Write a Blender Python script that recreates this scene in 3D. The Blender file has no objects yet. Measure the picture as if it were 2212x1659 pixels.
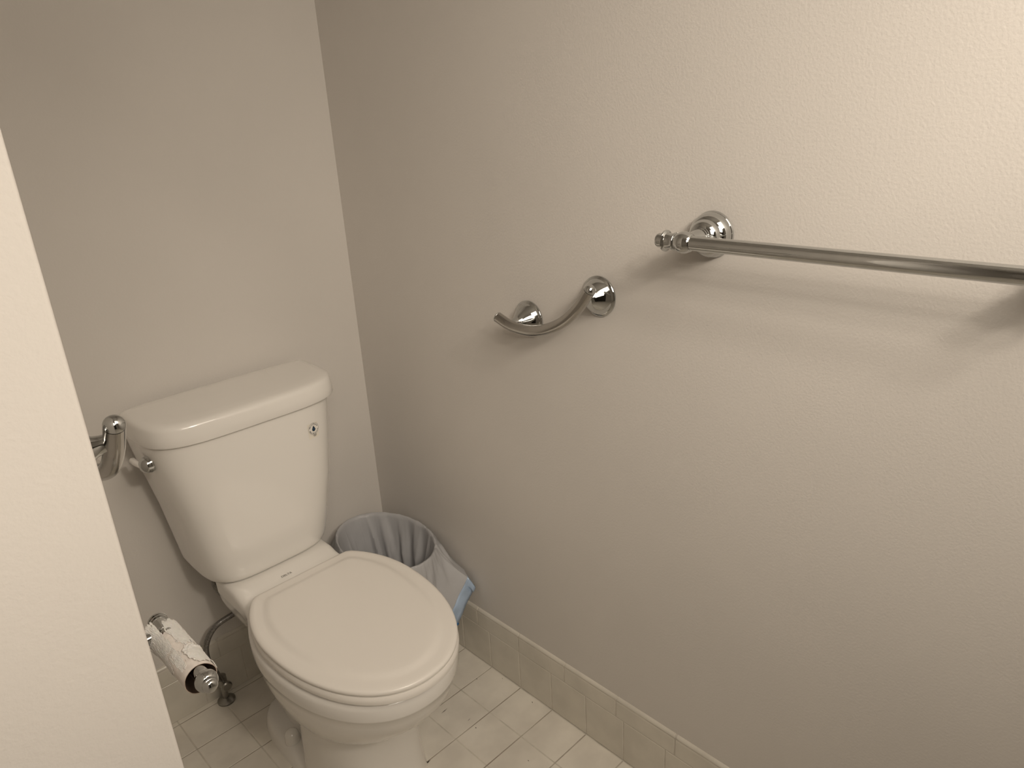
import bpy, bmesh, math, random
from mathutils import Vector, Matrix, noise
random.seed(7)
COL = bpy.context.scene.collection
pi = math.pi

# ------------------------------------------------------------------ materials
def mat(name, col, rough=.5, metal=0., coat=0., noise_amt=0., noise_scale=6., bump=0., bump_scale=60.,
        spec=.5, trans=0., col2=None, bump_detail=3., sss=0., bump_dist=.001):
    m = bpy.data.materials.new(name); m.use_nodes = True
    nt = m.node_tree; b = nt.nodes['Principled BSDF']
    b.inputs['Base Color'].default_value = (*col, 1)
    b.inputs['Roughness'].default_value = rough
    b.inputs['Metallic'].default_value = metal
    b.inputs['Coat Weight'].default_value = coat
    b.inputs['Coat Roughness'].default_value = .06
    b.inputs['Specular IOR Level'].default_value = spec
    b.inputs['Transmission Weight'].default_value = trans
    if sss:
        b.inputs['Subsurface Weight'].default_value = sss
        b.inputs['Subsurface Scale'].default_value = .01
    tc = nt.nodes.new('ShaderNodeTexCoord')
    if noise_amt or col2:
        n = nt.nodes.new('ShaderNodeTexNoise'); n.inputs['Scale'].default_value = noise_scale
        n.inputs['Detail'].default_value = 4
        nt.links.new(tc.outputs['Object'], n.inputs['Vector'])
        mx = nt.nodes.new('ShaderNodeMix'); mx.data_type = 'RGBA'
        a = col2 if col2 else tuple(c * (1 - noise_amt) for c in col)
        mx.inputs[6].default_value = (*a, 1); mx.inputs[7].default_value = (*col, 1)
        mr = nt.nodes.new('ShaderNodeMapRange'); mr.inputs[1].default_value = .35; mr.inputs[2].default_value = .65
        nt.links.new(n.outputs['Fac'], mr.inputs[0]); nt.links.new(mr.outputs[0], mx.inputs[0])
        nt.links.new(mx.outputs[2], b.inputs['Base Color'])
    if bump:
        n2 = nt.nodes.new('ShaderNodeTexNoise'); n2.inputs['Scale'].default_value = bump_scale
        n2.inputs['Detail'].default_value = bump_detail
        nt.links.new(tc.outputs['Object'], n2.inputs['Vector'])
        bp = nt.nodes.new('ShaderNodeBump'); bp.inputs['Strength'].default_value = bump
        bp.inputs['Distance'].default_value = bump_dist
        nt.links.new(n2.outputs['Fac'], bp.inputs['Height'])
        nt.links.new(bp.outputs[0], b.inputs['Normal'])
    return m

M = {}
M['paint'] = mat('wall_paint', (.69, .66, .625), .62, noise_amt=.03, noise_scale=3, bump=.42, bump_scale=240, bump_detail=3, spec=.35, bump_dist=.0008)
M['ceil'] = mat('ceiling_paint', (.80, .78, .75), .8, noise_amt=.02)
M['porcelain'] = mat('porcelain', (.84, .82, .785), .16, coat=.5, noise_amt=.01, noise_scale=2)
M['seatplastic'] = mat('seat_plastic', (.86, .83, .785), .28, coat=.15, noise_amt=.01, noise_scale=2)
M['chrome'] = mat('chrome', (.57, .58, .575), .06, metal=1, noise_amt=.05, noise_scale=30, bump=.01, bump_scale=40)
M['nickel'] = mat('satin_chrome', (.47, .455, .43), .16, metal=1, noise_amt=.06, noise_scale=40)
M['seam'] = mat('seam', (.05, .045, .04), .5, noise_amt=.2)
M['basetile'] = mat('wall_tile', (.70, .665, .59), .30, noise_amt=.10, noise_scale=14, bump=.25, bump_scale=30, coat=.35)
M['palegrout'] = mat('pale_grout', (.74, .70, .62), .9, noise_amt=.2, noise_scale=25)
M['grout'] = mat('grout', (.66, .62, .55), .85, noise_amt=.15, noise_scale=40)
M['dirtgrout'] = mat('floor_grout', (.56, .52, .46), .9, col2=(.36, .315, .26), noise_scale=13)
M['floortile'] = mat('floor_tile', (.86, .82, .74), .40, col2=(.74, .70, .63), noise_scale=11, bump=.3, bump_scale=26, coat=.06)
M['braid'] = mat('braided_steel', (.32, .31, .30), .35, metal=.8, noise_amt=.5, noise_scale=400, bump=.6, bump_scale=500)
M['binplastic'] = mat('bin_plastic', (.55, .54, .52), .5, noise_amt=.04)
M['card'] = mat('cardboard', (.50, .40, .33), .85, noise_amt=.15, noise_scale=60)
M['cardin'] = mat('cardboard_inside', (.13, .085, .06), .9, noise_amt=.2, noise_scale=60)
M['tissue'] = mat('tissue', (.88, .84, .80), .95, noise_amt=.10, noise_scale=70, bump=.8, bump_scale=260, sss=.1)
M['corewrap'] = mat('glued_tissue', (.86, .81, .765), .9, noise_amt=.12, noise_scale=90, bump=.8, bump_scale=150)
M['ink'] = mat('black_ink', (.05, .05, .055), .6, noise_amt=.1)
M['greyink'] = mat('grey_ink', (.20, .185, .17), .6, noise_amt=.1)
M['blueink'] = mat('blue_ink', (.004, .022, .055), .4, noise_amt=.1)
M['lightblue'] = mat('light_blue_ink', (.10, .22, .33), .4, noise_amt=.1)
M['label'] = mat('clear_label', (.86, .83, .78), .3, noise_amt=.04, noise_scale=60)
M['labelclear'] = mat('clear_film', (.83, .79, .71), .25, noise_amt=.04, noise_scale=60)
M['cordblue'] = mat('blue_band', (.45, .58, .77), .35, noise_amt=.2, noise_scale=25, bump=.4, bump_scale=40, coat=.2)
M['deepblue'] = mat('deep_blue_cord', (.02, .12, .30), .4, noise_amt=.2)
M['scuff'] = mat('dark_scuff', (.10, .085, .07), .8, noise_amt=.2)
M['trash'] = mat('crumpled_paper', (.42, .37, .24), .8, noise_amt=.3, noise_scale=50)
M['reflection_panel'] = mat('reflection_dark', (.035, .03, .026), .5, noise_amt=.3)  # for the unseen panel that darkens chrome reflections
M['brass'] = mat('valve_metal', (.34, .33, .31), .3, metal=1, noise_amt=.1, noise_scale=50)

def bag_material():
    m = mat('bag_film', (.62, .625, .645), .38, noise_amt=.06, noise_scale=20, spec=.5)
    nt = m.node_tree; b = nt.nodes['Principled BSDF']; out = nt.nodes['Material Output']
    tr = nt.nodes.new('ShaderNodeBsdfTranslucent'); tr.inputs[0].default_value = (.62, .62, .66, 1)
    mx = nt.nodes.new('ShaderNodeMixShader'); mx.inputs[0].default_value = .28
    nt.links.new(b.outputs[0], mx.inputs[1]); nt.links.new(tr.outputs[0], mx.inputs[2])
    nt.links.new(mx.outputs[0], out.inputs['Surface'])
    return m
M['bag'] = bag_material()

# ------------------------------------------------------------------ helpers
def obj(name, bm, m, parent=None, smooth=35, fix=True):
    if fix: bmesh.ops.recalc_face_normals(bm, faces=bm.faces[:])
    me = bpy.data.meshes.new(name); bm.to_mesh(me); bm.free()
    if smooth:
        for p in me.polygons: p.use_smooth = True
        me.set_sharp_from_angle(angle=math.radians(smooth))
    ms = m if isinstance(m, (list, tuple)) else [m]
    for x in ms: me.materials.append(x)
    o = bpy.data.objects.new(name, me); COL.objects.link(o)
    if parent is not None: o.parent = parent
    return o
def tag(o, label, cat, group=None):
    o['label'] = label; o['category'] = cat
    if group: o['group'] = group
    return o
def thing(name, loc, label, cat, group=None):
    o = bpy.data.objects.new(name, None); COL.objects.link(o); o.location = loc
    o.empty_display_size = .05
    return tag(o, label, cat, group)
def struct(o): o['kind'] = 'structure'; return o

def box(bm, x0, x1, y0, y1, z0, z1, mi=0):
    vs = [bm.verts.new((x, y, z)) for x in (x0, x1) for y in (y0, y1) for z in (z0, z1)]
    for f in ((0,1,3,2),(4,6,7,5),(0,4,5,1),(2,3,7,6),(0,2,6,4),(1,5,7,3)):
        bm.faces.new([vs[i] for i in f]).material_index = mi

def loft(bm, secs, cap0=True, cap1=True, closed=True, mi=0):
    rings = [[bm.verts.new(p) for p in s] for s in secs]
    n = len(rings[0])
    for a, b in zip(rings, rings[1:]):
        for i in range(n if closed else n - 1):
            j = (i + 1) % n
            bm.faces.new((a[i], a[j], b[j], b[i])).material_index = mi
    if cap0: bm.faces.new(rings[0]).material_index = mi
    if cap1: bm.faces.new(rings[-1][::-1]).material_index = mi
    return rings

def frame(axis):
    a = Vector(axis).normalized()
    u = Vector((0, 0, 1)) if abs(a.z) < .9 else Vector((1, 0, 0))
    v = a.cross(u).normalized(); w = a.cross(v).normalized()
    return a, v, w
def lathe(bm, origin, axis, prof, n=40, cap0=True, cap1=True, mi=0):
    """prof: list of (distance along the axis, radius)"""
    o = Vector(origin); a, v, w = frame(axis)
    secs = []
    for t, r in prof:
        secs.append([o + a * t + (v * math.cos(2*pi*i/n) + w * math.sin(2*pi*i/n)) * max(r, 1e-5) for i in range(n)])
    return loft(bm, secs, cap0, cap1, mi=mi)
def dome(t0, r, h, k=7):
    """profile points rounding from radius r down to 0 over h"""
    return [(t0 + h * math.sin(pi/2*i/k), r * math.cos(pi/2*i/k)) for i in range(k + 1)]
def catmull(pts, k=8):
    P = [Vector(p) for p in pts]; P = [2*P[0]-P[1]] + P + [2*P[-1]-P[-2]]
    out = []
    for i in range(1, len(P) - 2):
        for s in range(k):
            t = s / k
            out.append(.5*((2*P[i]) + (P[i+1]-P[i-1])*t + (2*P[i-1]-5*P[i]+4*P[i+1]-P[i+2])*t*t + (3*P[i]-P[i-1]-3*P[i+1]+P[i+2])*t**3))
    out.append(P[-2]); return out
def tube(bm, path, r, n=24, cap=True, mi=0):
    P = [Vector(p) for p in path]; rs = r if isinstance(r, (list, tuple)) else [r]*len(P)
    T = [(P[min(i+1, len(P)-1)] - P[max(i-1, 0)]).normalized() for i in range(len(P))]
    _, v, w = frame(T[0]); secs = []
    for i, p in enumerate(P):
        if i:
            q = T[i-1].rotation_difference(T[i]); v = q @ v
        w = T[i].cross(v).normalized()
        secs.append([p + (v*math.cos(2*pi*k/n) + w*math.sin(2*pi*k/n))*rs[i] for k in range(n)])
    return loft(bm, secs, cap, cap, mi=mi)
def spow(c, e): return math.copysign(abs(c)**e, c)
def smax(a, b, k): return (a + b + math.sqrt((a-b)**2 + k*k)) / 2
def interp(tab, z):
    if z <= tab[0][0]: return tab[0][1]
    for (a, va), (b, vb) in zip(tab, tab[1:]):
        if z <= b:
            t = (z-a)/(b-a); return va + (vb-va)*t
    return tab[-1][1]

# ------------------------------------------------------------------ room shell
XL, YL = -.8725, -1.04          # nook-side face and front face of the left partition
H = 2.44
bm = bmesh.new(); box(bm, 0, .1, -3.2, .1, 0, H); struct(obj('wall_right', bm, M['paint'], smooth=0))
bm = bmesh.new(); box(bm, -.8725, 0, 0, .1, 0, H); struct(obj('wall_back', bm, M['paint'], smooth=0))
bm = bmesh.new(); box(bm, -2.3, XL, YL, .1, 0, H)
es = [e for e in bm.edges if all(abs(v.co.x-XL) < 1e-5 and abs(v.co.y-YL) < 1e-5 for v in e.verts)]
bmesh.ops.bevel(bm, geom=es, offset=.004, segments=4, affect='EDGES', profile=.5)
struct(obj('wall_partition', bm, M['paint'], smooth=50))
bm = bmesh.new(); box(bm, -2.4, -2.3, -3.2, YL, 0, H); struct(obj('wall_left', bm, M['paint'], smooth=0))
bm = bmesh.new(); box(bm, -2.4, .1, -3.3, -3.2, 0, H); struct(obj('wall_front', bm, M['paint'], smooth=0))
bm = bmesh.new(); box(bm, -2.4, .1, -3.3, .1, H, H+.1); struct(obj('ceiling', bm, M['ceil'], smooth=0))
bm = bmesh.new(); box(bm, -1.45, -.75, -3.2, -3.17, 0, 1.98)
for zz in (.35, 1.15): box(bm, -1.33, -.87, -3.17, -3.163, zz, zz+.6)
struct(obj('reflection_panel_1', bm, M['reflection_panel'], smooth=0))  # unseen dark panel added behind the camera for the chrome to reflect

def tile(bm, u0, u1, v0, v1, h, ch, put, mi=0):
    lo = [bm.verts.new(put(u, v, -.004)) for u, v in ((u0,v0),(u1,v0),(u1,v1),(u0,v1))]
    md = [bm.verts.new(put(u, v, h-ch)) for u, v in ((u0,v0),(u1,v0),(u1,v1),(u0,v1))]
    hi = [bm.verts.new(put(u, v, h)) for u, v in ((u0+ch,v0+ch),(u1-ch,v0+ch),(u1-ch,v1-ch),(u0+ch,v1-ch))]
    for a, b in ((lo, md), (md, hi)):
        for i in range(4):
            j = (i+1) % 4; bm.faces.new((a[i], a[j], b[j], b[i])).material_index = mi
    bm.faces.new(hi).material_index = mi

FM = [(-0.179, -0.476, -0.201, -0.478, 0.0022), (-0.172, -0.571, -0.173, -0.576, 0.003), (-0.018, -0.504, -0.019, -0.507, 0.002), (-0.023, -0.616, -0.025, -0.621, 0.0025), (-0.304, -0.565, -0.322, -0.564, 0.006), (-0.172, -0.544, -0.162, -0.542, 0.0015), (-0.153, -0.728, -0.154, -0.733, 0.002), (-0.064, -0.455, -0.065, -0.459, 0.003)]   # small dark scuffs on the floor tiles
# floor: small square tiles, courses running parallel to the back wall
T = .108; g = .0011
bm = bmesh.new()
box(bm, -2.3, 0, -3.2, 0, -.06, -.0007, 1)
y = -.3464 + 4*T
ys = []
while y > -3.3: ys.append(y); y -= T
xs = [-.0085]; x = -.1165
while x > -2.4: xs.append(x); x -= .1095
for ya, yb in zip(ys, ys[1:]):
    if ya <= -3.2 or yb >= 0: continue
    for xa, xb in zip(xs, xs[1:]):
        if xa > -2.3:
            hgt = random.uniform(-.0002, .0002)
            cx_, cy_ = (xa+xb)/2, (ya+yb)/2
            if cx_ < XL and cy_ > YL: continue
            tile(bm, max(xb, -2.3)+g, xa-g, max(yb, -3.2)+g, min(ya, 0)-g, hgt, .0010, lambda u, v, h: (u, v, h))
for yy_ in ys:
    if -3.2 < yy_ < -.02: box(bm, -2.29, -.01, yy_-g*1.15, yy_+g*1.15, -.003, -.0004, 2)
for (xa_, ya_, xb_, yb_, w_) in FM:
    d_ = Vector((xb_-xa_, yb_-ya_, 0)); n_ = Vector((-d_.y, d_.x, 0)).normalized()*w_/2
    a_, b_ = Vector((xa_, ya_, .0005)), Vector((xb_, yb_, .0005)); m_ = (a_+b_)/2
    bm.faces.new([bm.verts.new(p) for p in (a_, m_+n_, b_, m_-n_*.6)]).material_index = 3
struct(obj('floor', bm, [M['floortile'], M['palegrout'], M['dirtgrout'], M['scuff']], smooth=0))

# tiled baseboards: square tiles with a bullnose strip above
def baseboard(name, length, first, first_strip, put, L0=0.):
    """put(s, z, d): s along the wall, d off the wall"""
    bm = bmesh.new()
    def quad(a, b, c, d, mi): bm.faces.new([bm.verts.new(p) for p in (a, b, c, d)]).material_index = mi
    D = .008
    quad(put(L0, 0, D-.0007), put(length, 0, D-.0007), put(length, .160, D-.0007), put(L0, .160, D-.0007), 1)
    s = first
    cuts = [L0]
    while s < length:
        if s > L0: cuts.append(s)
        s += T
    cuts.append(length)
    for a, b in zip(cuts, cuts[1:]):
        tile(bm, a+g*.8, b-g*.8, .0006, .1125, D, .0012, lambda u, v, h: put(u, v, h))
    s = first_strip; cuts = [L0]
    while s < length:
        if s > L0: cuts.append(s)
        s += .1515
    cuts.append(length)
    prof = [(.1137, D-.004), (.1137, D-.0009), (.1147, D), (.152, D)]
    prof += [(.152 + .0139*math.sin(a), D - .010*(1-math.cos(a))) for a in [pi/2*i/8 for i in range(1, 9)]]
    prof = [(z, max(d, -.001)) for z, d in prof]
    for a, b in zip(cuts, cuts[1:]):
        a += g; b -= g
        inset = lambda z, d: (z, d)
        secs = []
        for s_, k in ((a, .0010), (a+.0010, 0), (b-.0010, 0), (b, .0010)):
            secs.append([put(s_, z - (k if z > .15 else 0), d - k) for z, d in prof])
        loft(bm, secs, True, True, closed=False)
    # grout behind the bullnose
    loft(bm, [[put(s_, z-.0008, d-.0008) for z, d in prof] for s_ in (L0, length)], False, False, closed=False, mi=1)
    return struct(obj(name, bm, [M['basetile'], M['grout']], smooth=40))
baseboard('baseboard_right', 3.2, .3464-3*T, .4111-2*.1515, lambda s, z, d: (-d, -s, z))
baseboard('baseboard_back', .8725, .045, .075, lambda s, z, d: (-s, -d, z), L0=.008)
bb = baseboard('baseboard_partition', 1.04, .06, .02, lambda s, z, d: (XL+d, -s, z), L0=.008)

# ------------------------------------------------------------------ toilet
TX = -.415
toilet = thing('toilet', (TX, -.45, 0), 'off-white two-piece toilet with closed lid and tapered tank in the corner nook', 'toilet')
PT = Matrix.Translation((-TX, .45, 0))
def tp(name, bm, m, parent=None, smooth=35):
    bm.transform(PT); return obj(name, bm, m, parent if parent is not None else toilet, smooth)

# bowl with its deck, one outline per height, pedestal and foot below
def half_outline(w, yf, yb, bl, dh, yc=-.49, nf=2.15, N=44):
    pts = []
    for i in range(N+1):
        t = i/N
        y = yb + (yf-yb)*math.sin(pi/2*t)**1.0 if t > .5 else yb + (yf-yb)*math.sin(pi/2*t)
        if y < yc: e = w*max(0, 1-((yc-y)/(yc-yf))**nf)**(1/nf)
        else:
            q = (y-yc)/bl; e = w*math.sqrt(max(0, 1-q*q)) if q < 1 else 0
        d = dh if y > -.34 else max(0, dh*(1-((-.34-y)/.30)**2)) if y > -.64 else 0
        h = smax(e, d, .022) if i < N*.8 else max(e, d)
        if i >= N*.6 and i < N*.8: 
            k = (i-N*.6)/(N*.2); h = (1-k)*smax(e, d, .022) + k*max(e, d)
        pts.append((h, y))
    pts[-1] = (0, yf)
    return pts
def ring(pts, z, dz=lambda y: 0):
    r = [Vector((TX+h, y, z+dz(y))) for h, y in pts]
    l = [Vector((TX-h, y, z+dz(y))) for h, y in pts[:-1]][::-1]
    return r + l
def deckbump(y):
    t = min(1, max(0, (y+.262)/.030)); t = t*t*(3-2*t)
    return .008*t
S = [ # z, w, yf, yb, bl, deck half width, bump
 (.4190, .160, -.744, -.150, .225, .106, 1), (.4185, .166, -.751, -.146, .230, .113, 1),
 (.4160, .1715, -.757, -.142, .236, .1190, 1), (.4115, .1750, -.7610, -.140, .240, .1225, 1),
 (.4050, .1765, -.7625, -.140, .241, .1240, .8), (.384, .1770, -.763, -.140, .241, .1235, .2), (.3805, .1762, -.7622, -.140, .240, .1230, 0),
 (.3775, .1740, -.7595, -.141, .238, .1220, 0), (.360, .1715, -.7550, -.143, .235, .1200, 0),
 (.335, .1680, -.7440, -.146, .230, .113, 0), (.308, .1610, -.7230, -.150, .222, .101, 0),
 (.282, .1510, -.6990, -.152, .21, .088, 0), (.260, .1400, -.6720, -.155, .19, .077, 0),
 (.2490, .1330, -.6560, -.156, .18, .072, 0), (.2430, .1265, -.6430, -.157, .175, .07, 0), (.240, .112, -.622, -.158, .16, .065, 0)]
bm = bmesh.new()
secs = [ring(half_outline(w, yf, yb, bl, dh), z, (lambda k: (lambda y: deckbump(y)*k))(k)) for z, w, yf, yb, bl, dh, k in S]
R = loft(bm, secs, False, False)
bm.faces.new(R[-1][::-1])
# top cap as strips so that the raised tank shelf follows the deck
r0 = R[0]; n = len(r0); Nn = (n+1)//2
for i in range(Nn-2):
    a, b = r0[i], r0[i+1]; c, d = r0[n-1-i-1+0], r0[n-1-i]
    bm.faces.new((a, b, c, d))
bm.faces.new((r0[Nn-2], r0[Nn-1], r0[Nn]))
def sup(cx, cy, a, bf, bb_, nn, z, N=56):
    out = []
    for i in range(N):
        t = 2*pi*i/N; c, s = math.cos(t), math.sin(t)
        x = a*spow(c, 2/nn); yy = spow(s, 2/nn); out.append(Vector((cx+x, cy+(bb_*yy if yy > 0 else bf*yy), z)))
    return out
# front column
loft(bm, [sup(TX, -.45, a, f_, b_, nn, z) for z, a, f_, b_, nn in
   ((.30, .100, .120, .09, 2.6), (.245, .106, .142, .09, 2.7), (.21, .1075, .146, .09, 2.8), (.14, .1100, .150, .09, 2.9), (.06, .1140, .157, .09, 2.9), (.012, .1170, .164, .092, 2.9), (0, .1175, .165, .092, 2.9))])
# trapway
loft(bm, [sup(TX, -.28, a, .15, b_, 2.6, z) for z, a, b_ in ((.38, .075, .14), (.28, .066, .13), (.15, .060, .125), (.05, .062, .125), (.02, .07, .128), (0, .07, .128))])
# foot plinth
loft(bm, [sup(TX, -.33, a, .16, b_, 3.2, z) for z, a, b_ in ((.034, .090, .168), (.0335, .100, .178), (.029, .108, .186), (.021, .1125, .190), (.006, .116, .193), (0, .117, .194))])
bowl = tp('bowl', bm, M['porcelain'], smooth=38)

# seat ring and lid share one outline
def seat_outline(ins, N=40, cut=-.318, W=.173, F=.283, B=.231, yc=-.49):
    pts = []
    for i in range(N+1):
        ph = pi*i/N; s, c = math.sin(ph), math.cos(ph)
        if c >= 0: x = (W-ins)*spow(s, 2/2.15); y = yc-(F-ins)*spow(c, 2/2.15)
        else: x = (W-ins)*s; y = yc-(B-ins)*c
        yc_cut = cut-ins
        k = .006
        y = (y+yc_cut-math.sqrt((y-yc_cut)**2+k*k))/2
        pts.append((x, y))
    # spread the last points along the flat back edge
    L = [Vector((TX-x, y, 0)) for x, y in pts[1:-1]][::-1]
    return [Vector((TX+x, y, 0)) for x, y in pts] + L
def at_z(pts, z): return [Vector((p.x, p.y, z)) for p in pts]
bm = bmesh.new()
prof = [(0.010, .4232), (.0030, .4234), (-.0005, .4265), (-.001, .4310), (-.0005, .4365), (.002, .4405), (.006, .4420), (.03, .4422), (.052, .440), (.057, .434), (.055, .426), (.050, .4230), (.006, .4230)]
loft(bm, [at_z(seat_outline(i), z) for i, z in prof], False, False)
tp('seat', bm, M['seatplastic'])
bm = bmesh.new()
prof = [(.008, .4436), (.003, .4438), (.0008, .4455), (0, .4485), (.0005, .4512), (.0025, .4535), (.0065, .4548), (.012, .4552), (.024, .4556), (.029, .4562), (.034, .4578), (.039, .4594), (.044, .4601), (.052, .4604), (.08, .4606), (.12, .4607), (.16, .4607)]
loft(bm, [at_z(seat_outline(i), z) for i, z in prof])
lid = tp('seat_lid', bm, M['seatplastic'])

# tank
tank_a = [(.428, .134), (.430, .141), (.435, .1465), (.442, .1500), (.452, .1535), (.50, .1625), (.60, .1815), (.70, .1990), (.785, .2125), (.80, .2135)]
tank_c = [(.43, -.4170), (.60, -.4080), (.785, -.4105)]
tank_f = [(.428, .150), (.430, .158), (.435, .1645), (.442, .1685), (.452, .1710), (.50, .1750), (.60, .1745), (.70, .1725), (.785, .1700), (.80, .170)]
TCX, TCY, TN = -.4060, -.055, 4.2
def tank_sec(z): return sup(interp(tank_c, z), TCY, interp(tank_a, z), interp(tank_f, z), .028, TN, z, N=96)
bm = bmesh.new()
zs = [.428, .430, .435, .442, .452, .465, .48, .50, .53, .56, .60, .65, .70, .75, .79]
loft(bm, [tank_sec(z) for z in zs])
tank = tp('tank', bm, M['porcelain'])
def tank_front(x, z):
    a, f_ = interp(tank_a, z), interp(tank_f, z); u = min(.999, abs((x-interp(tank_c, z))/a))
    return TCY - f_*(1-u**TN)**(1/TN)
# tank lid
bm = bmesh.new()
LP = [(.787, .210, .172, .028), (.7845, .2155, .1775, .033), (.7862, .2185, .1805, .035), (.790, .2195, .1820, .0355), (.805, .2185, .1813, .035), (.8185, .2168, .1798, .034),
      (.8235, .2153, .1785, .033), (.8268, .2130, .1762, .031), (.8290, .2095, .1730, .028), (.8305, .2045, .1680, .024), (.8315, .196, .160, .018), (.8320, .17, .135, .0), (.8322, .11, .09, -.02)]
loft(bm, [sup(-.4065, TCY, a, f_, b_, 4.3, z, N=96) for z, a, f_, b_ in LP])
tp('tank_lid', bm, M['porcelain'])

# side trip lever
bm = bmesh.new(); lx, ly, lz = -.6150, -.143, .7410
lathe(bm, (lx+.006, ly, lz), (-1, -.25, .05), [(0, .0172), (.006, .0186), (.008, .0178)] + [(t, r) for t, r in dome(.012, .0168, .012)])
lev = tp('flush_lever', bm, M['chrome'])
bm = bmesh.new()
tube(bm, [(lx-.012, ly, lz), (lx-.016, ly+.02, lz+.001), (lx-.017, ly+.040, lz+.001), (lx-.017, ly+.046, lz+.001)], [.0060, .0062, .0070, .0045])
bm.transform(PT); h = obj('lever_arm', bm, M['porcelain'], lev)
h['label'] = 'pale lever arm'

# bolt caps
for s in (-1, 1):
    bm = bmesh.new()
    lathe(bm, (TX+s*.090, -.309, .030), (0, 0, 1), [(0, .0175), (.004, .0180), (.014, .0172)] + dome(.020, .0165, .014))
    tp('bolt_cap', bm, M['porcelain'])

# writing helper: text outlines as flat polygons, mapped onto a surface
def text_mesh(txt, size, bold=.0):
    cu = bpy.data.curves.new('t', 'FONT'); cu.body = txt; cu.size = size; cu.align_x = 'CENTER'; cu.align_y = 'CENTER'
    cu.offset = bold; cu.resolution_u = 3
    o = bpy.data.objects.new('t', cu); COL.objects.link(o)
    dg = bpy.context.evaluated_depsgraph_get(); me = bpy.data.meshes.new_from_object(o.evaluated_get(dg))
    bpy.data.objects.remove(o); bpy.data.curves.remove(cu)
    vs = [tuple(v.co[:2]) for v in me.vertices]; fs = [tuple(p.vertices) for p in me.polygons]
    bpy.data.meshes.remove(me); return vs, fs
def put_text(bm, vf, fn, mi=0):
    vs = [bm.verts.new(fn(u, v)) for u, v in vf[0]]
    for f in vf[1]:
        try: bm.faces.new([vs[i] for i in f]).material_index = mi
        except ValueError: pass

# brand mark on the deck
bm = bmesh.new()
put_text(bm, text_mesh('DELTA', .0074, .00005), lambda u, v: Vector((TX-.008+u*1.15, -.2550+v, .4208+deckbump(-.2550+v))))
me = tp('brand_mark', bm, M['greyink'], smooth=0)
me['label'] = 'small grey lettering on the deck'

# efficiency sticker on the tank front
SX, SZ = -.2835, .7255
bm = bmesh.new()
def smap(off):
    return lambda u, v: Vector((SX+u, tank_front(SX+u, SZ+v)-off, SZ+v))
def disc(r, off, mi, n=48, r0=0, asp=1.0, c=(0, 0)):
    f = smap(off)
    o_ = [bm.verts.new(f(c[0]+r*math.cos(2*pi*i/n), c[1]+r*asp*math.sin(2*pi*i/n))) for i in range(n)]
    if r0:
        i_ = [bm.verts.new(f(c[0]+r0*math.cos(2*pi*i/n), c[1]+r0*asp*math.sin(2*pi*i/n))) for i in range(n)]
        for i in range(n): bm.faces.new((o_[i], o_[(i+1) % n], i_[(i+1) % n], i_[i])).material_index = mi
    else: bm.faces.new(o_).material_index = mi
f = smap(.0005)
for (u0, u1, v0, v1) in ((-.0155, .0130, -.0225, .0135),):
    cols = 4
    for k in range(cols):
        a, b = u0+(u1-u0)*k/cols, u0+(u1-u0)*(k+1)/cols
        bm.faces.new([bm.verts.new(f(*p)) for p in ((a, v0), (b, v0), (b, v1), (a, v1))]).material_index = 3
RR = .0138
disc(RR, .0008, 0); disc(RR, .0011, 1, r0=RR-.00045)
for word, a0, span, sz, flip in (('WaterSense', 0, 150, .0042, False), ('Meets EPA Criteria', 180, 150, .0030, True)):
    n_ = len(word)
    for k, ch in enumerate(word):
        if ch == ' ': continue
        fr = (k+.5)/n_-.5
        if not flip: th = math.radians(90-fr*span); rad = RR-.0030; ro = th-pi/2
        else: th = math.radians(-90+fr*span); rad = RR-.0026; ro = th+pi/2
        f2 = smap(.0011); c, s = math.cos(ro), math.sin(ro)
        put_text(bm, text_mesh(ch, sz, .00012), (lambda th, rad, c, s: lambda u, v: f2(rad*math.cos(th)+u*c-v*s, rad*math.sin(th)+u*s+v*c))(th, rad, c, s), 1)
# drop
dr = [(0, .0078)]
for i in range(1, 24):
    t = -60 + i*300/24
    a = math.radians(90+60-i*300/24+0)
a0 = math.radians(25)
pts = [(0, .0074)] + [(.0045*math.cos(t), -.0018+.0045*math.sin(t)) for t in [a0 - (pi+2*a0)*i/22 for i in range(23)]]
f = smap(.0012); bm.faces.new([bm.verts.new(f(u, v)) for u, v in pts]).material_index = 2
f = smap(.0015)
for q in (((-.0016, .0012), (-.0008, .0017), (.0026, -.0012), (.0022, -.0019)), ((-.0030, -.0022), (-.0024, -.0018), (.0006, -.0040), (0, -.0044))):
    bm.faces.new([bm.verts.new(f(u, v)) for u, v in q]).material_index = 4
f = smap(.0009)
for k, (v0, w) in enumerate(((-.0148, .0045), (-.0168, .0048), (-.0186, .0030))):
    bm.faces.new([bm.verts.new(f(*p)) for p in ((-w+.001, v0-.0004), (w+.001, v0-.0004), (w+.001, v0+.0004), (-w+.001, v0+.0004))]).material_index = 1
bm.transform(PT)
st = obj('sticker', bm, [M['label'], M['ink'], M['blueink'], M['labelclear'], M['lightblue']], toilet, smooth=0, fix=False)
st['label'] = 'round sticker with a dark blue water drop'

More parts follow.
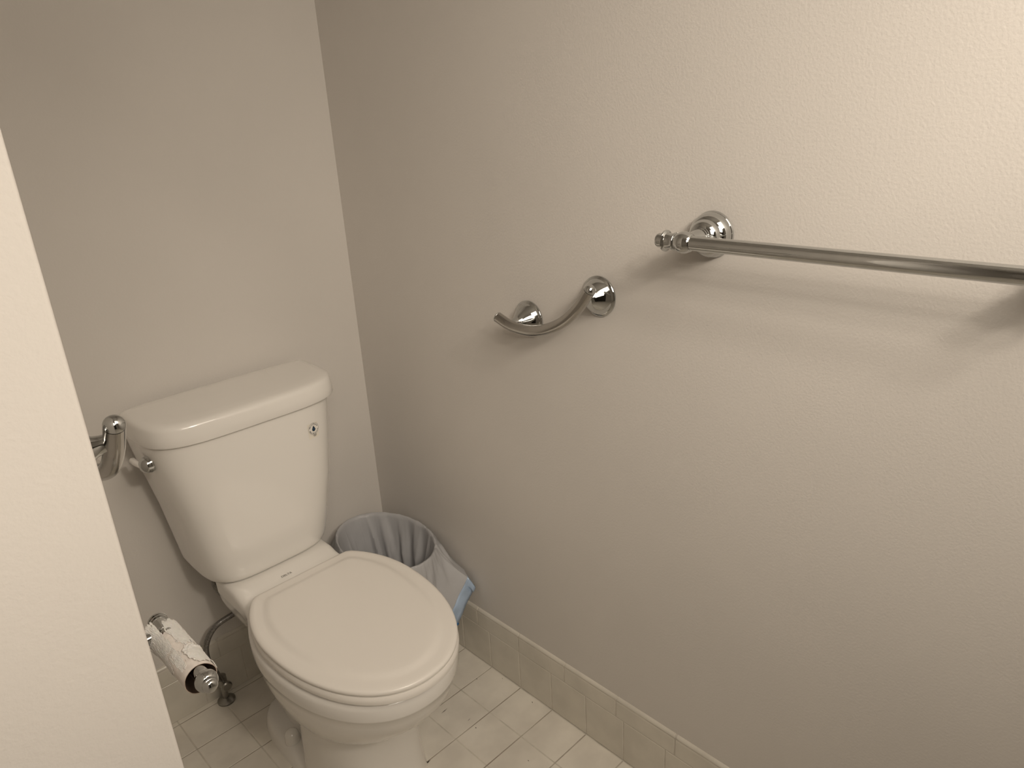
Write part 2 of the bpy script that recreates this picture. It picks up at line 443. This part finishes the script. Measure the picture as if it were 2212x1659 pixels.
# ------------------------------------------------------------------ water supply
ws = thing('water_supply', (-.545, -.036, 0), 'braided steel water supply hose and shutoff valve behind the toilet', 'supply line')
WT = Matrix.Translation((.545, .036, 0))
def wp(name, bm, m): bm.transform(WT); return obj(name, bm, m, ws)
path = catmull([(-.527, -.090, .424), (-.5285, -.090, .385), (-.5275, -.090, .365), (-.517, -.088, .338), (-.498, -.085, .308), (-.480, -.080, .283), (-.478, -.075, .265), (-.500, -.075, .262), (-.538, -.070, .252), (-.560, -.065, .230), (-.572, -.060, .200), (-.574, -.056, .165), (-.569, -.052, .13), (-.562, -.046, .105)], 6)
bm = bmesh.new(); tube(bm, path, .0068, 16); wp('hose', bm, M['braid'])
bm = bmesh.new(); lathe(bm, (-.527, -.090, .398), (0, 0, 1), [(0, .010), (.002, .0125), (.028, .0125), (.03, .011)], 8); wp('coupling_nut', bm, M['binplastic'])
bm = bmesh.new()
lathe(bm, (-.548, -.033, .0), (0, 0, 1), [(0, .022), (.0035, .022), (.007, .017), (.011, .010), (.012, .0075), (.05, .0075), (.052, .012), (.078, .012), (.080, .008)])
tube(bm, [(-.548, -.033, .065), (-.556, -.042, .085), (-.562, -.046, .112)], .008)
wp('valve_body', bm, M['brass'])
bm = bmesh.new()
lathe(bm, (-.548, -.045, .065), (0, -1, 0), [(0, .005), (.012, .005), (.013, .012), (.020, .013), (.023, .010)]); wp('valve_handle', bm, M['brass'])

# ------------------------------------------------------------------ chrome fittings
GR = .0105
# crescent grab bar, built in its own frame: local x = off the wall, y = along, z = up
def crescent(name, loc, mirror, label):
    t = thing(name, loc, label, 'grab bar', None)
    sx = mirror
    pts = [(.0, .243, .006), (.0, .215, -.0035), (.0, .185, -.0070), (.0, .150, -.0055), (.0, .110, .0060), (.0, .070, .0270), (.0, .035, .0580), (.0, .010, .0905)]
    P = catmull([(sx*.055, y, z) for _, y, z in pts], 8)
    bm = bmesh.new(); tube(bm, P, GR, 32); obj('grip_tube', bm, M['nickel'], t)
    for end, nxt in ((P[0], P[2]), (P[-1], P[-3])):
        d = (end-nxt).normalized()
        bm = bmesh.new(); lathe(bm, end, d, [(-.0003, GR*.94), (.0006, GR*.94)], 32); obj('seam_ring', bm, M['seam'], t)
        bm = bmesh.new(); lathe(bm, end+d*.0006, d, [(0, GR*.97), (.0006, GR*1.01)] + dome(.0012, GR*1.01, GR*(.95 if end is P[-1] else .35)), 32)
        obj('end_cap', bm, M['chrome'], t)
    for (ey, ez) in ((.212, -.004), (.033, .067)):
        # bell shaped flange flowing into the post
        prof = [(0, .0370), (.0030, .0372), (.0045, .0360), (.0060, .0335), (.0065, .0325), (.009, .0312), (.014, .0285), (.020, .0240), (.026, .0190), (.032, .0145), (.038, .0112), (.044, .0098), (.052, .0094)]
        bm = bmesh.new(); lathe(bm, (0, ey, ez), (sx, 0, 0), prof, 48); obj('mounting_post', bm, M['chrome'], t)
    return t
# loc: y,z such that local (y,z) measured from the high end
crescent('grab_bar', (0, -.857, .990), -1, 'curved chrome grab bar on the right wall, left of the towel bar')
crescent('grab_bar', (XL, -.881, 1.013), 1, 'curved chrome grab bar on the left partition, beside the toilet tank lid')

# towel bar
TBX, TBZ = -.080, 1.184
TY0, TY1 = -1.046, -1.046-.457
tb = thing('towel_bar', (0, TY0, TBZ), 'long chrome towel bar with round flange and finial on the right wall', 'towel bar')
OT = Matrix.Translation((0, -TY0, -TBZ))
def tbo(name, bm, m, parent=None): bm.transform(OT); return obj(name, bm, m, parent if parent is not None else tb)
bm = bmesh.new(); lathe(bm, (TBX, TY0-.006, TBZ), (0, -1, 0), [(0, .0106), (.445, .0106)], 40); tbo('rail', bm, M['chrome'])
for ty, sg in ((TY0, 1), (TY1, -1)):
    bm = bmesh.new()
    lathe(bm, (0, ty, TBZ), (-1, 0, 0), [(0, .0345), (.002, .0355), (.004, .0350), (.0055, .0338), (.010, .0337), (.015, .0324), (.019, .0300), (.0225, .0268), (.0232, .0257), (.0245, .0256),
        (.029, .0246), (.033, .0222), (.0362, .0186), (.0370, .0170), (.0385, .0168), (.0395, .0154), (.0415, .0152), (.0425, .0138), (.0450, .0134), (.052, .0124), (.060, .0110), (.068, .0098), (.076, .0090)], 48)
    tbo('mounting_post', bm, M['chrome'])
    bm = bmesh.new()
    lathe(bm, (TBX, ty-sg*.0135, TBZ), (0, sg, 0), [(0, .0112), (.001, .0125), (.004, .0136), (.0075, .0152), (.012, .0160), (.0165, .0158), (.021, .0145), (.0245, .0122), (.0262, .0122), (.0266, .0134), (.0280, .0134), (.0286, .0124), (.0300, .0119),
        (.036, .0116), (.0405, .0122), (.0420, .0148), (.0428, .0158), (.0444, .0158), (.0452, .0144), (.0460, .0108), (.0472, .0096), (.0500, .0094), (.0530, .0102), (.0555, .0104)] + dome(.0570, .0098, .0028), 48)
    tbo('finial', bm, M['chrome'])

# toilet paper holder
HX, HY, HZ = -.790, -.712, .7525
PY = -.722
tph = thing('toilet_paper_holder', (XL, HY, HZ), 'chrome toilet paper holder on the left partition, carrying an empty roll', 'paper holder')
OH = Matrix.Translation((-XL, -HY, -HZ))
def hp(name, bm, m): bm.transform(OH); return obj(name, bm, m, tph)
bm = bmesh.new()
lathe(bm, (XL, PY, HZ), (1, 0, 0), [(0, .024), (.003, .0245), (.006, .0232), (.007, .0215), (.013, .0195), (.02, .0155), (.021, .0140), (.030, .0105), (.045, .0086), (.080, .0080)], 40)
hp('mounting_post', bm, M['chrome'])
bm = bmesh.new()
lathe(bm, (HX, -.690, HZ), (0, -1, 0), [(-.001, .004), (0, .0098), (.0015, .0124), (.0035, .0132), (.0052, .0128), (.0057, .0117), (.0075, .0120), (.0088, .0116), (.0093, .0105), (.0112, .0106), (.0122, .0097), (.030, .0096), (.0325, .0099), (.0335, .0112), (.0365, .0113), (.0375, .0102), (.041, .0112), (.046, .0116), (.051, .0108), (.056, .0086), (.060, .0076)], 40)
hp('collar', bm, M['chrome'])
AEND = -.8475
bm = bmesh.new()
lathe(bm, (HX, HY-.02, HZ), (0, -1, 0), [(0, .0075), (.060, .0075), (.075, .0085), (.095, .0096), (-(AEND)-.02+HY, .0098)], 40)
hp('arm', bm, M['chrome'])
bm = bmesh.new()
lathe(bm, (HX, AEND, HZ), (0, -1, 0), [(-.004, .0098), (.0, .0106), (.0015, .0122), (.004, .0136), (.007, .0139), (.0105, .0133), (.0135, .0118), (.0150, .0104), (.0156, .0090), (.0164, .0088), (.0172, .0094), (.0185, .0094)] + dome(.0190, .0088, .0060), 40)
hp('finial', bm, M['chrome'])

# empty roll hanging on the arm
CZ = HZ-.0092-.0012+.0195-.0195 - .0
RC = .0200
cx0, cz0 = HX, HZ+.0092-(RC-.0007)+.0006
cy_near, cy_far = -.833, -.737
roll = thing('empty_paper_roll', (cx0, (cy_near+cy_far)/2, cz0), 'empty cardboard toilet roll with torn tissue scraps hanging on the chrome paper holder', 'toilet roll')
OR = Matrix.Translation((-cx0, -(cy_near+cy_far)/2, -cz0))
rnd = random.Random(3)
def jag(th, seed, amp): return amp*(noise.noise(Vector((math.cos(th)*3+seed, math.sin(th)*3, seed)))*1.2 + .6*noise.noise(Vector((math.cos(th)*11, math.sin(th)*11+seed, 0))))
bm = bmesh.new(); N = 72; NY = 14
def rollpt(th, y, r):
    wob = 1+.03*noise.noise(Vector((math.cos(th)*1.5, math.sin(th)*1.5, y*20)))
    return Vector((cx0+math.cos(th)*r*wob, y, cz0+math.sin(th)*r*wob))
secs_o, secs_i = [], []
for j in range(NY+1):
    t = j/NY
    def yy(th): return cy_near + (cy_far + jag(th, 1.3, .006) - cy_near)*t
    secs_o.append([rollpt(2*pi*i/N, yy(2*pi*i/N), RC) for i in range(N)])
    secs_i.append([rollpt(2*pi*i/N, yy(2*pi*i/N), RC-.0008) for i in range(N)])
ro = loft(bm, secs_o, False, False, mi=0); ri = loft(bm, secs_i, False, False, mi=1)
for A, B in ((ro[0], ri[0]), (ro[-1], ri[-1])):
    for i in range(N): bm.faces.new((A[i], A[(i+1) % N], B[(i+1) % N], B[i])).material_index = 2
bm.transform(OR); obj('cardboard_core', bm, [M['corewrap'], M['cardin'], M['card']], roll, smooth=50, fix=False)
def patch(name, th0, th1, y0, y1, seed, lift=.002, rofs=.0006, rag=.30, nu=110, nv=80, shape=2.6, curl=0.):
    """torn scrap of tissue glued to the core; cells outside a ragged outline are left out"""
    bm = bmesh.new(); G = []
    for i in range(nu+1):
        row = []
        for j in range(nv+1):
            u, v = i/nu, j/nv
            th = math.radians(th0+(th1-th0)*u); y = y0+(y1-y0)*v
            U, V = 2*u-1, 2*v-1
            d = (abs(U)**shape+abs(V)**shape)**(1/shape)
            q = Vector((u*5, v*4, seed))
            d += rag*noise.noise(q)+rag*.45*noise.noise(q*3.1)+rag*.25*noise.noise(q*9)
            e = max(0, d-.55)
            l = lift*e*e*3 + .0005*noise.noise(Vector((i*.25, j*.25, seed))) + .0003*noise.noise(Vector((i*.8, j*.8, seed)))
            l += curl*max(0, v-.45)**2*4
            row.append((bm.verts.new(rollpt(th, y, RC+rofs+max(0, l))), d))
        G.append(row)
    for i in range(nu):
        for j in range(nv):
            c = (G[i][j], G[i+1][j], G[i+1][j+1], G[i][j+1])
            if sum(k[1] for k in c)/4 < .86: bm.faces.new([k[0] for k in c])
    bmesh.ops.delete(bm, geom=[v for v in bm.verts if not v.link_faces], context='VERTS')
    bm.transform(OR); o = obj(name, bm, M['tissue'], roll, smooth=60)
    md = o.modifiers.new('thick', 'SOLIDIFY'); md.thickness = .00022
    return o
patch('tissue_scrap', -35, 108, cy_near-.001, cy_near+.052, 2.3, lift=.0045, rag=.28, shape=4)
patch('tissue_scrap', 22, 100, cy_near+.046, -.709, 7.1, lift=.0015, rofs=.0004, rag=.42, shape=3)
patch('tissue_scrap', 108, 172, cy_near+.048, -.706, 11.4, lift=.0010, rofs=.0004, rag=.22, curl=.0115, shape=4)
patch('tissue_scrap', 150, 215, cy_near+.030, -.722, 13.7, lift=.0010, rofs=.0004, rag=.30, curl=.003, shape=4)
patch('tissue_scrap', 105, 150, cy_near+.008, cy_near+.058, 19.2, lift=.0006, rofs=.0003, rag=.5)

# ------------------------------------------------------------------ waste bin and its liner
BX, BY, BZ, BA, BB = -.126, -.203, .345, .110, .160
binn = thing('waste_bin', (BX, BY, 0), 'oval waste bin in the corner behind the toilet, lined with a bag', 'trash can')
OB = Matrix.Translation((-BX, -BY, 0))
def el(a, b, z, N=72): return [Vector((BX+a*math.cos(2*pi*i/N), BY+b*math.sin(2*pi*i/N), z)) for i in range(N)]
bm = bmesh.new()
loft(bm, [el(BA*k-d, BB*k-d, z) for k, d, z in ((.80, .03, .006), (.80, .003, .0), (.80, 0, .004), (.99, 0, BZ-.012), (.99, -.003, BZ-.010), (.99, -.0035, BZ-.003), (.99, -.001, BZ), (.99, .002, BZ-.002), (.99, .003, BZ-.012), (.80, .003, .008), (.80, .04, .006))], True, True)
bm.transform(OB); obj('bin_body', bm, M['binplastic'], binn)
# hem of the overhanging liner: (angle deg, x, y, z, band vector)
HEM = [(-180, -.262, -.200, .215), (-150, -.262, -.285, .19), (-120, -.215, -.365, .165), (-95, -.150, -.395, .150), (-75, -.092, -.402, .188), (-56, -.021, -.402, .266), (-40, -.008, -.372, .268), (-20, -.0065, -.300, .282), (0, -.0065, -.203, .290), (30, -.0065, -.11, .29), (60, -.055, -.045, .26), (90, -.126, -.026, .23), (120, -.200, -.045, .225), (150, -.250, -.120, .22), (180, -.262, -.200, .215)]
def hem(deg):
    d = (deg+180) % 360-180
    for a, b in zip(HEM, HEM[1:]):
        if a[0] <= d <= b[0]:
            t = (d-a[0])/(b[0]-a[0]); 
            return Vector([a[k]+(b[k]-a[k])*t for k in (1, 2, 3)])
    return Vector(HEM[-1][1:])
def fold(th, z, s=0):
    return noise.noise(Vector((math.cos(th)*5.5+s, math.sin(th)*5.5, z*3.0)))
def ridge(th, z, s=0):
    n_ = noise.noise(Vector((math.cos(th-z*1.3)*3.0+s, math.sin(th-z*1.3)*3.0, z*1.2)))
    return 1/(1+(n_*5.0)**2)
bm = bmesh.new(); N = 360
secs = []
# inside, from the bottom up to the rim
for z, k in [(.03, .70), (.06, .74), (.10, .765), (.13, .79), (.16, .81), (.19, .83), (.22, .855), (.25, .88), (.28, .905), (.305, .928), (.325, .945), (.338, .96), (.3455, .972)]:
    row = []
    for i in range(N):
        th = 2*pi*i/N
        amp = min(1, (BZ-z)/.09)*.019 + .0010
        right = .10+.90*max(0, math.cos(th-math.radians(20)))**.7
        inw = amp*right*(ridge(th, z*1.0)**2*1.0+.35*ridge(th*1.0, z*.6, 4)**3+.25*abs(fold(th*1, z, 3)))
        row.append(Vector((BX+(BA*k-inw)*math.cos(th), BY+(BB*k-inw)*math.sin(th), z)))
    secs.append(row)
def rimpt(i, off, dz):
    th = 2*pi*i/N; rr = .25+.75*max(0, math.cos(th+.6))
    w = .0012*fold(th*3, 0, 9)+rr*(.0016*noise.noise(Vector((th*14, dz*120, 3)))+.0012*noise.noise(Vector((th*30, dz*200, 7))))
    dz += rr*.0022*noise.noise(Vector((th*11, 2, 3)))
    return Vector((BX+(BA+off+w)*math.cos(th), BY+(BB+off+w)*math.sin(th), BZ+dz+.0015*fold(th*2, 1, 5)))
secs.append([rimpt(i, -.0015, .0016) for i in range(N)])
secs.append([rimpt(i, .0008, .0022) for i in range(N)])
secs.append([rimpt(i, .0030, -.001) for i in range(N)])
rows = 14
def skirt(i, t, out=0.):
    th = 2*pi*i/N; d = math.degrees(th)
    a = rimpt(i, .0030, -.001); b = hem(d)
    p = a.lerp(b, t)
    bulge = math.sin(t*pi)
    flare = Vector((math.cos(th), math.sin(th), 0))
    cor = math.exp(-(((d+180) % 360-180+55)/28)**2)
    w = (.0075*fold(th*1.5+t*.5, t*.5, 2)+.0045*ridge(th*1.4+t*.4, t*.2, 8)+.0015*noise.noise(Vector((th*9, t*9, 1))))*min(1, t*3)*(1.0 if p.x < -.02 else .2)*(1-.75*max(0, t-.6)/.4)
    p = p + flare*(w + bulge*(.004 - .022*cor) + out)
    p.z += .006*bulge
    p.x = min(p.x, -.0045-(.0 if p.z > .168 else .008)); p.y = min(p.y, -.006 if p.z > .168 else -.012)
    return p
for r in range(1, rows+1): secs.append([skirt(i, r/rows) for i in range(N)])
loft(bm, secs, True, False)
bm.transform(OB)
lin = obj('liner_bag', bm, M['bag'], binn, smooth=70, fix=False)
lin['label'] = 'translucent grey-white bag folded over the rim'
# drawstring hem
bm = bmesh.new()
def bandpt(i, t):
    p = skirt(i, 1.0)
    th = 2*pi*i/N; fl = Vector((math.cos(th), math.sin(th), 0))
    q = p + Vector((.020 if p.x < -.03 else .0, -.003, -.036))*t + fl*.0006
    if p.x >= -.03: q = p + Vector((.012, -.014, -.032))*t
    q.x = min(q.x, -.0040 if q.z > .168 else -.0125); q.y = min(q.y, -.005 if q.z > .168 else -.0125)
    return q
i0, i1 = int(N*(360-100)/360), int(N*(360-50)/360)
rws = [[bandpt(i, t) + Vector((0, .0012*math.sin(i*.9)*math.sin(t*pi), 0)) for i in range(i0, i1+1)] for t in (0, .25, .5, .75, 1)]
loft(bm, rws, False, False, closed=False)
bm.transform(OB); bnd = obj('drawstring_band', bm, M['cordblue'], binn, smooth=60)
bnd['label'] = 'light blue drawstring band along the bag hem'
bnd.modifiers.new('thick', 'SOLIDIFY').thickness = .0006
bm = bmesh.new()
p = Vector((-.078, -.404, .150)); tube(bm, [p+Vector((-.014, 0, -.002)), p, p+Vector((.010, -.001, .004))], [.004, .006, .004], 10)
bm.transform(OB); q = obj('drawstring_end', bm, M['deepblue'], binn); q['label'] = 'deep blue drawstring end'

# crumpled scrap inside the bag
bm = bmesh.new(); bmesh.ops.create_icosphere(bm, subdivisions=4, radius=.035)
for v in bm.verts:
    n_ = noise.noise(v.co*40)+.6*noise.noise(v.co*95)
    v.co *= 1+.35*n_
cr = obj('crumpled_paper', bm, M['trash'], smooth=25); cr.location = (-.085, -.150, .118)
tag(cr, 'crumpled yellowish paper scrap inside the lined bin', 'trash')

# ------------------------------------------------------------------ lights
def area(name, loc, target, sx, sy, power, col, spread=180):
    l = bpy.data.lights.new(name, 'AREA'); l.shape = 'RECTANGLE'; l.size = sx; l.size_y = sy; l.energy = power; l.color = col
    l.spread = math.radians(spread)
    o = bpy.data.objects.new(name, l); COL.objects.link(o); o.location = loc
    d = Vector(target)-Vector(loc); o.rotation_euler = d.to_track_quat('-Z', 'Y').to_euler()
    return o
warm = (1, .88, .735); G_ = 1.19
# three bulbs in a row above the mirror, then added fill lamps without a fixture
for bx in (-.56, -.85, -1.14):
    area('bulb_and_fill', (bx, -2.45, 2.05), (0, -1.3, 1.3), .11, .11, .55*G_, warm, 62)
area('bulb_and_fill', (-.7, -2.45, 2.05), (-1, -1.04, 1.1), .12, .12, 1.05*G_, warm, 50)  # added fill lamp that brightens the partition, not one of the bulbs
area('soft_fill', (-.35, -1.9, 2.1), (-.2, -1.3, 1.3), .8, .7, 6.8*G_, warm)  # large fill lamp added for overall brightness
area('soft_fill', (-1.0, -2.2, 1.9), (-.1, -1.1, 1.1), .8, .7, 1.6*G_, warm, 70)  # second added fill, turned to the right wall

w = bpy.data.worlds.new('world'); bpy.context.scene.world = w; w.use_nodes = True
w.node_tree.nodes['Background'].inputs[0].default_value = (.9, .8, .7, 1)
w.node_tree.nodes['Background'].inputs[1].default_value = .01

# ------------------------------------------------------------------ camera
cam = bpy.data.cameras.new('camera'); co = bpy.data.objects.new('camera', cam); COL.objects.link(co)
F = 1552.414660681302
cam.sensor_fit = 'HORIZONTAL'; cam.sensor_width = 36; cam.lens = 36*F/2212; cam.clip_start = .01
Rw = ((0.71115907, -0.70108789, -0.05223547), (-0.28399167, -0.21851246, -0.93359576), (0.64311858, 0.67876953, -0.35450023))
mt = Matrix(((Rw[0][0], -Rw[1][0], -Rw[2][0], -0.98352388), (Rw[0][1], -Rw[1][1], -Rw[2][1], -1.62228611), (Rw[0][2], -Rw[1][2], -Rw[2][2], 1.3743871), (0, 0, 0, 1)))
co.matrix_world = mt
bpy.context.scene.camera = co
sc = bpy.context.scene
sc.view_settings.view_transform = 'Standard'
sc.view_settings.look = 'None'
sc.view_settings.exposure = 0
sc.cycles.max_bounces = 7
sc.cycles.diffuse_bounces = 4
sc.cycles.glossy_bounces = 4
sc.cycles.use_adaptive_sampling = True
sc.cycles.adaptive_threshold = .03
sc.cycles.caustics_reflective = False
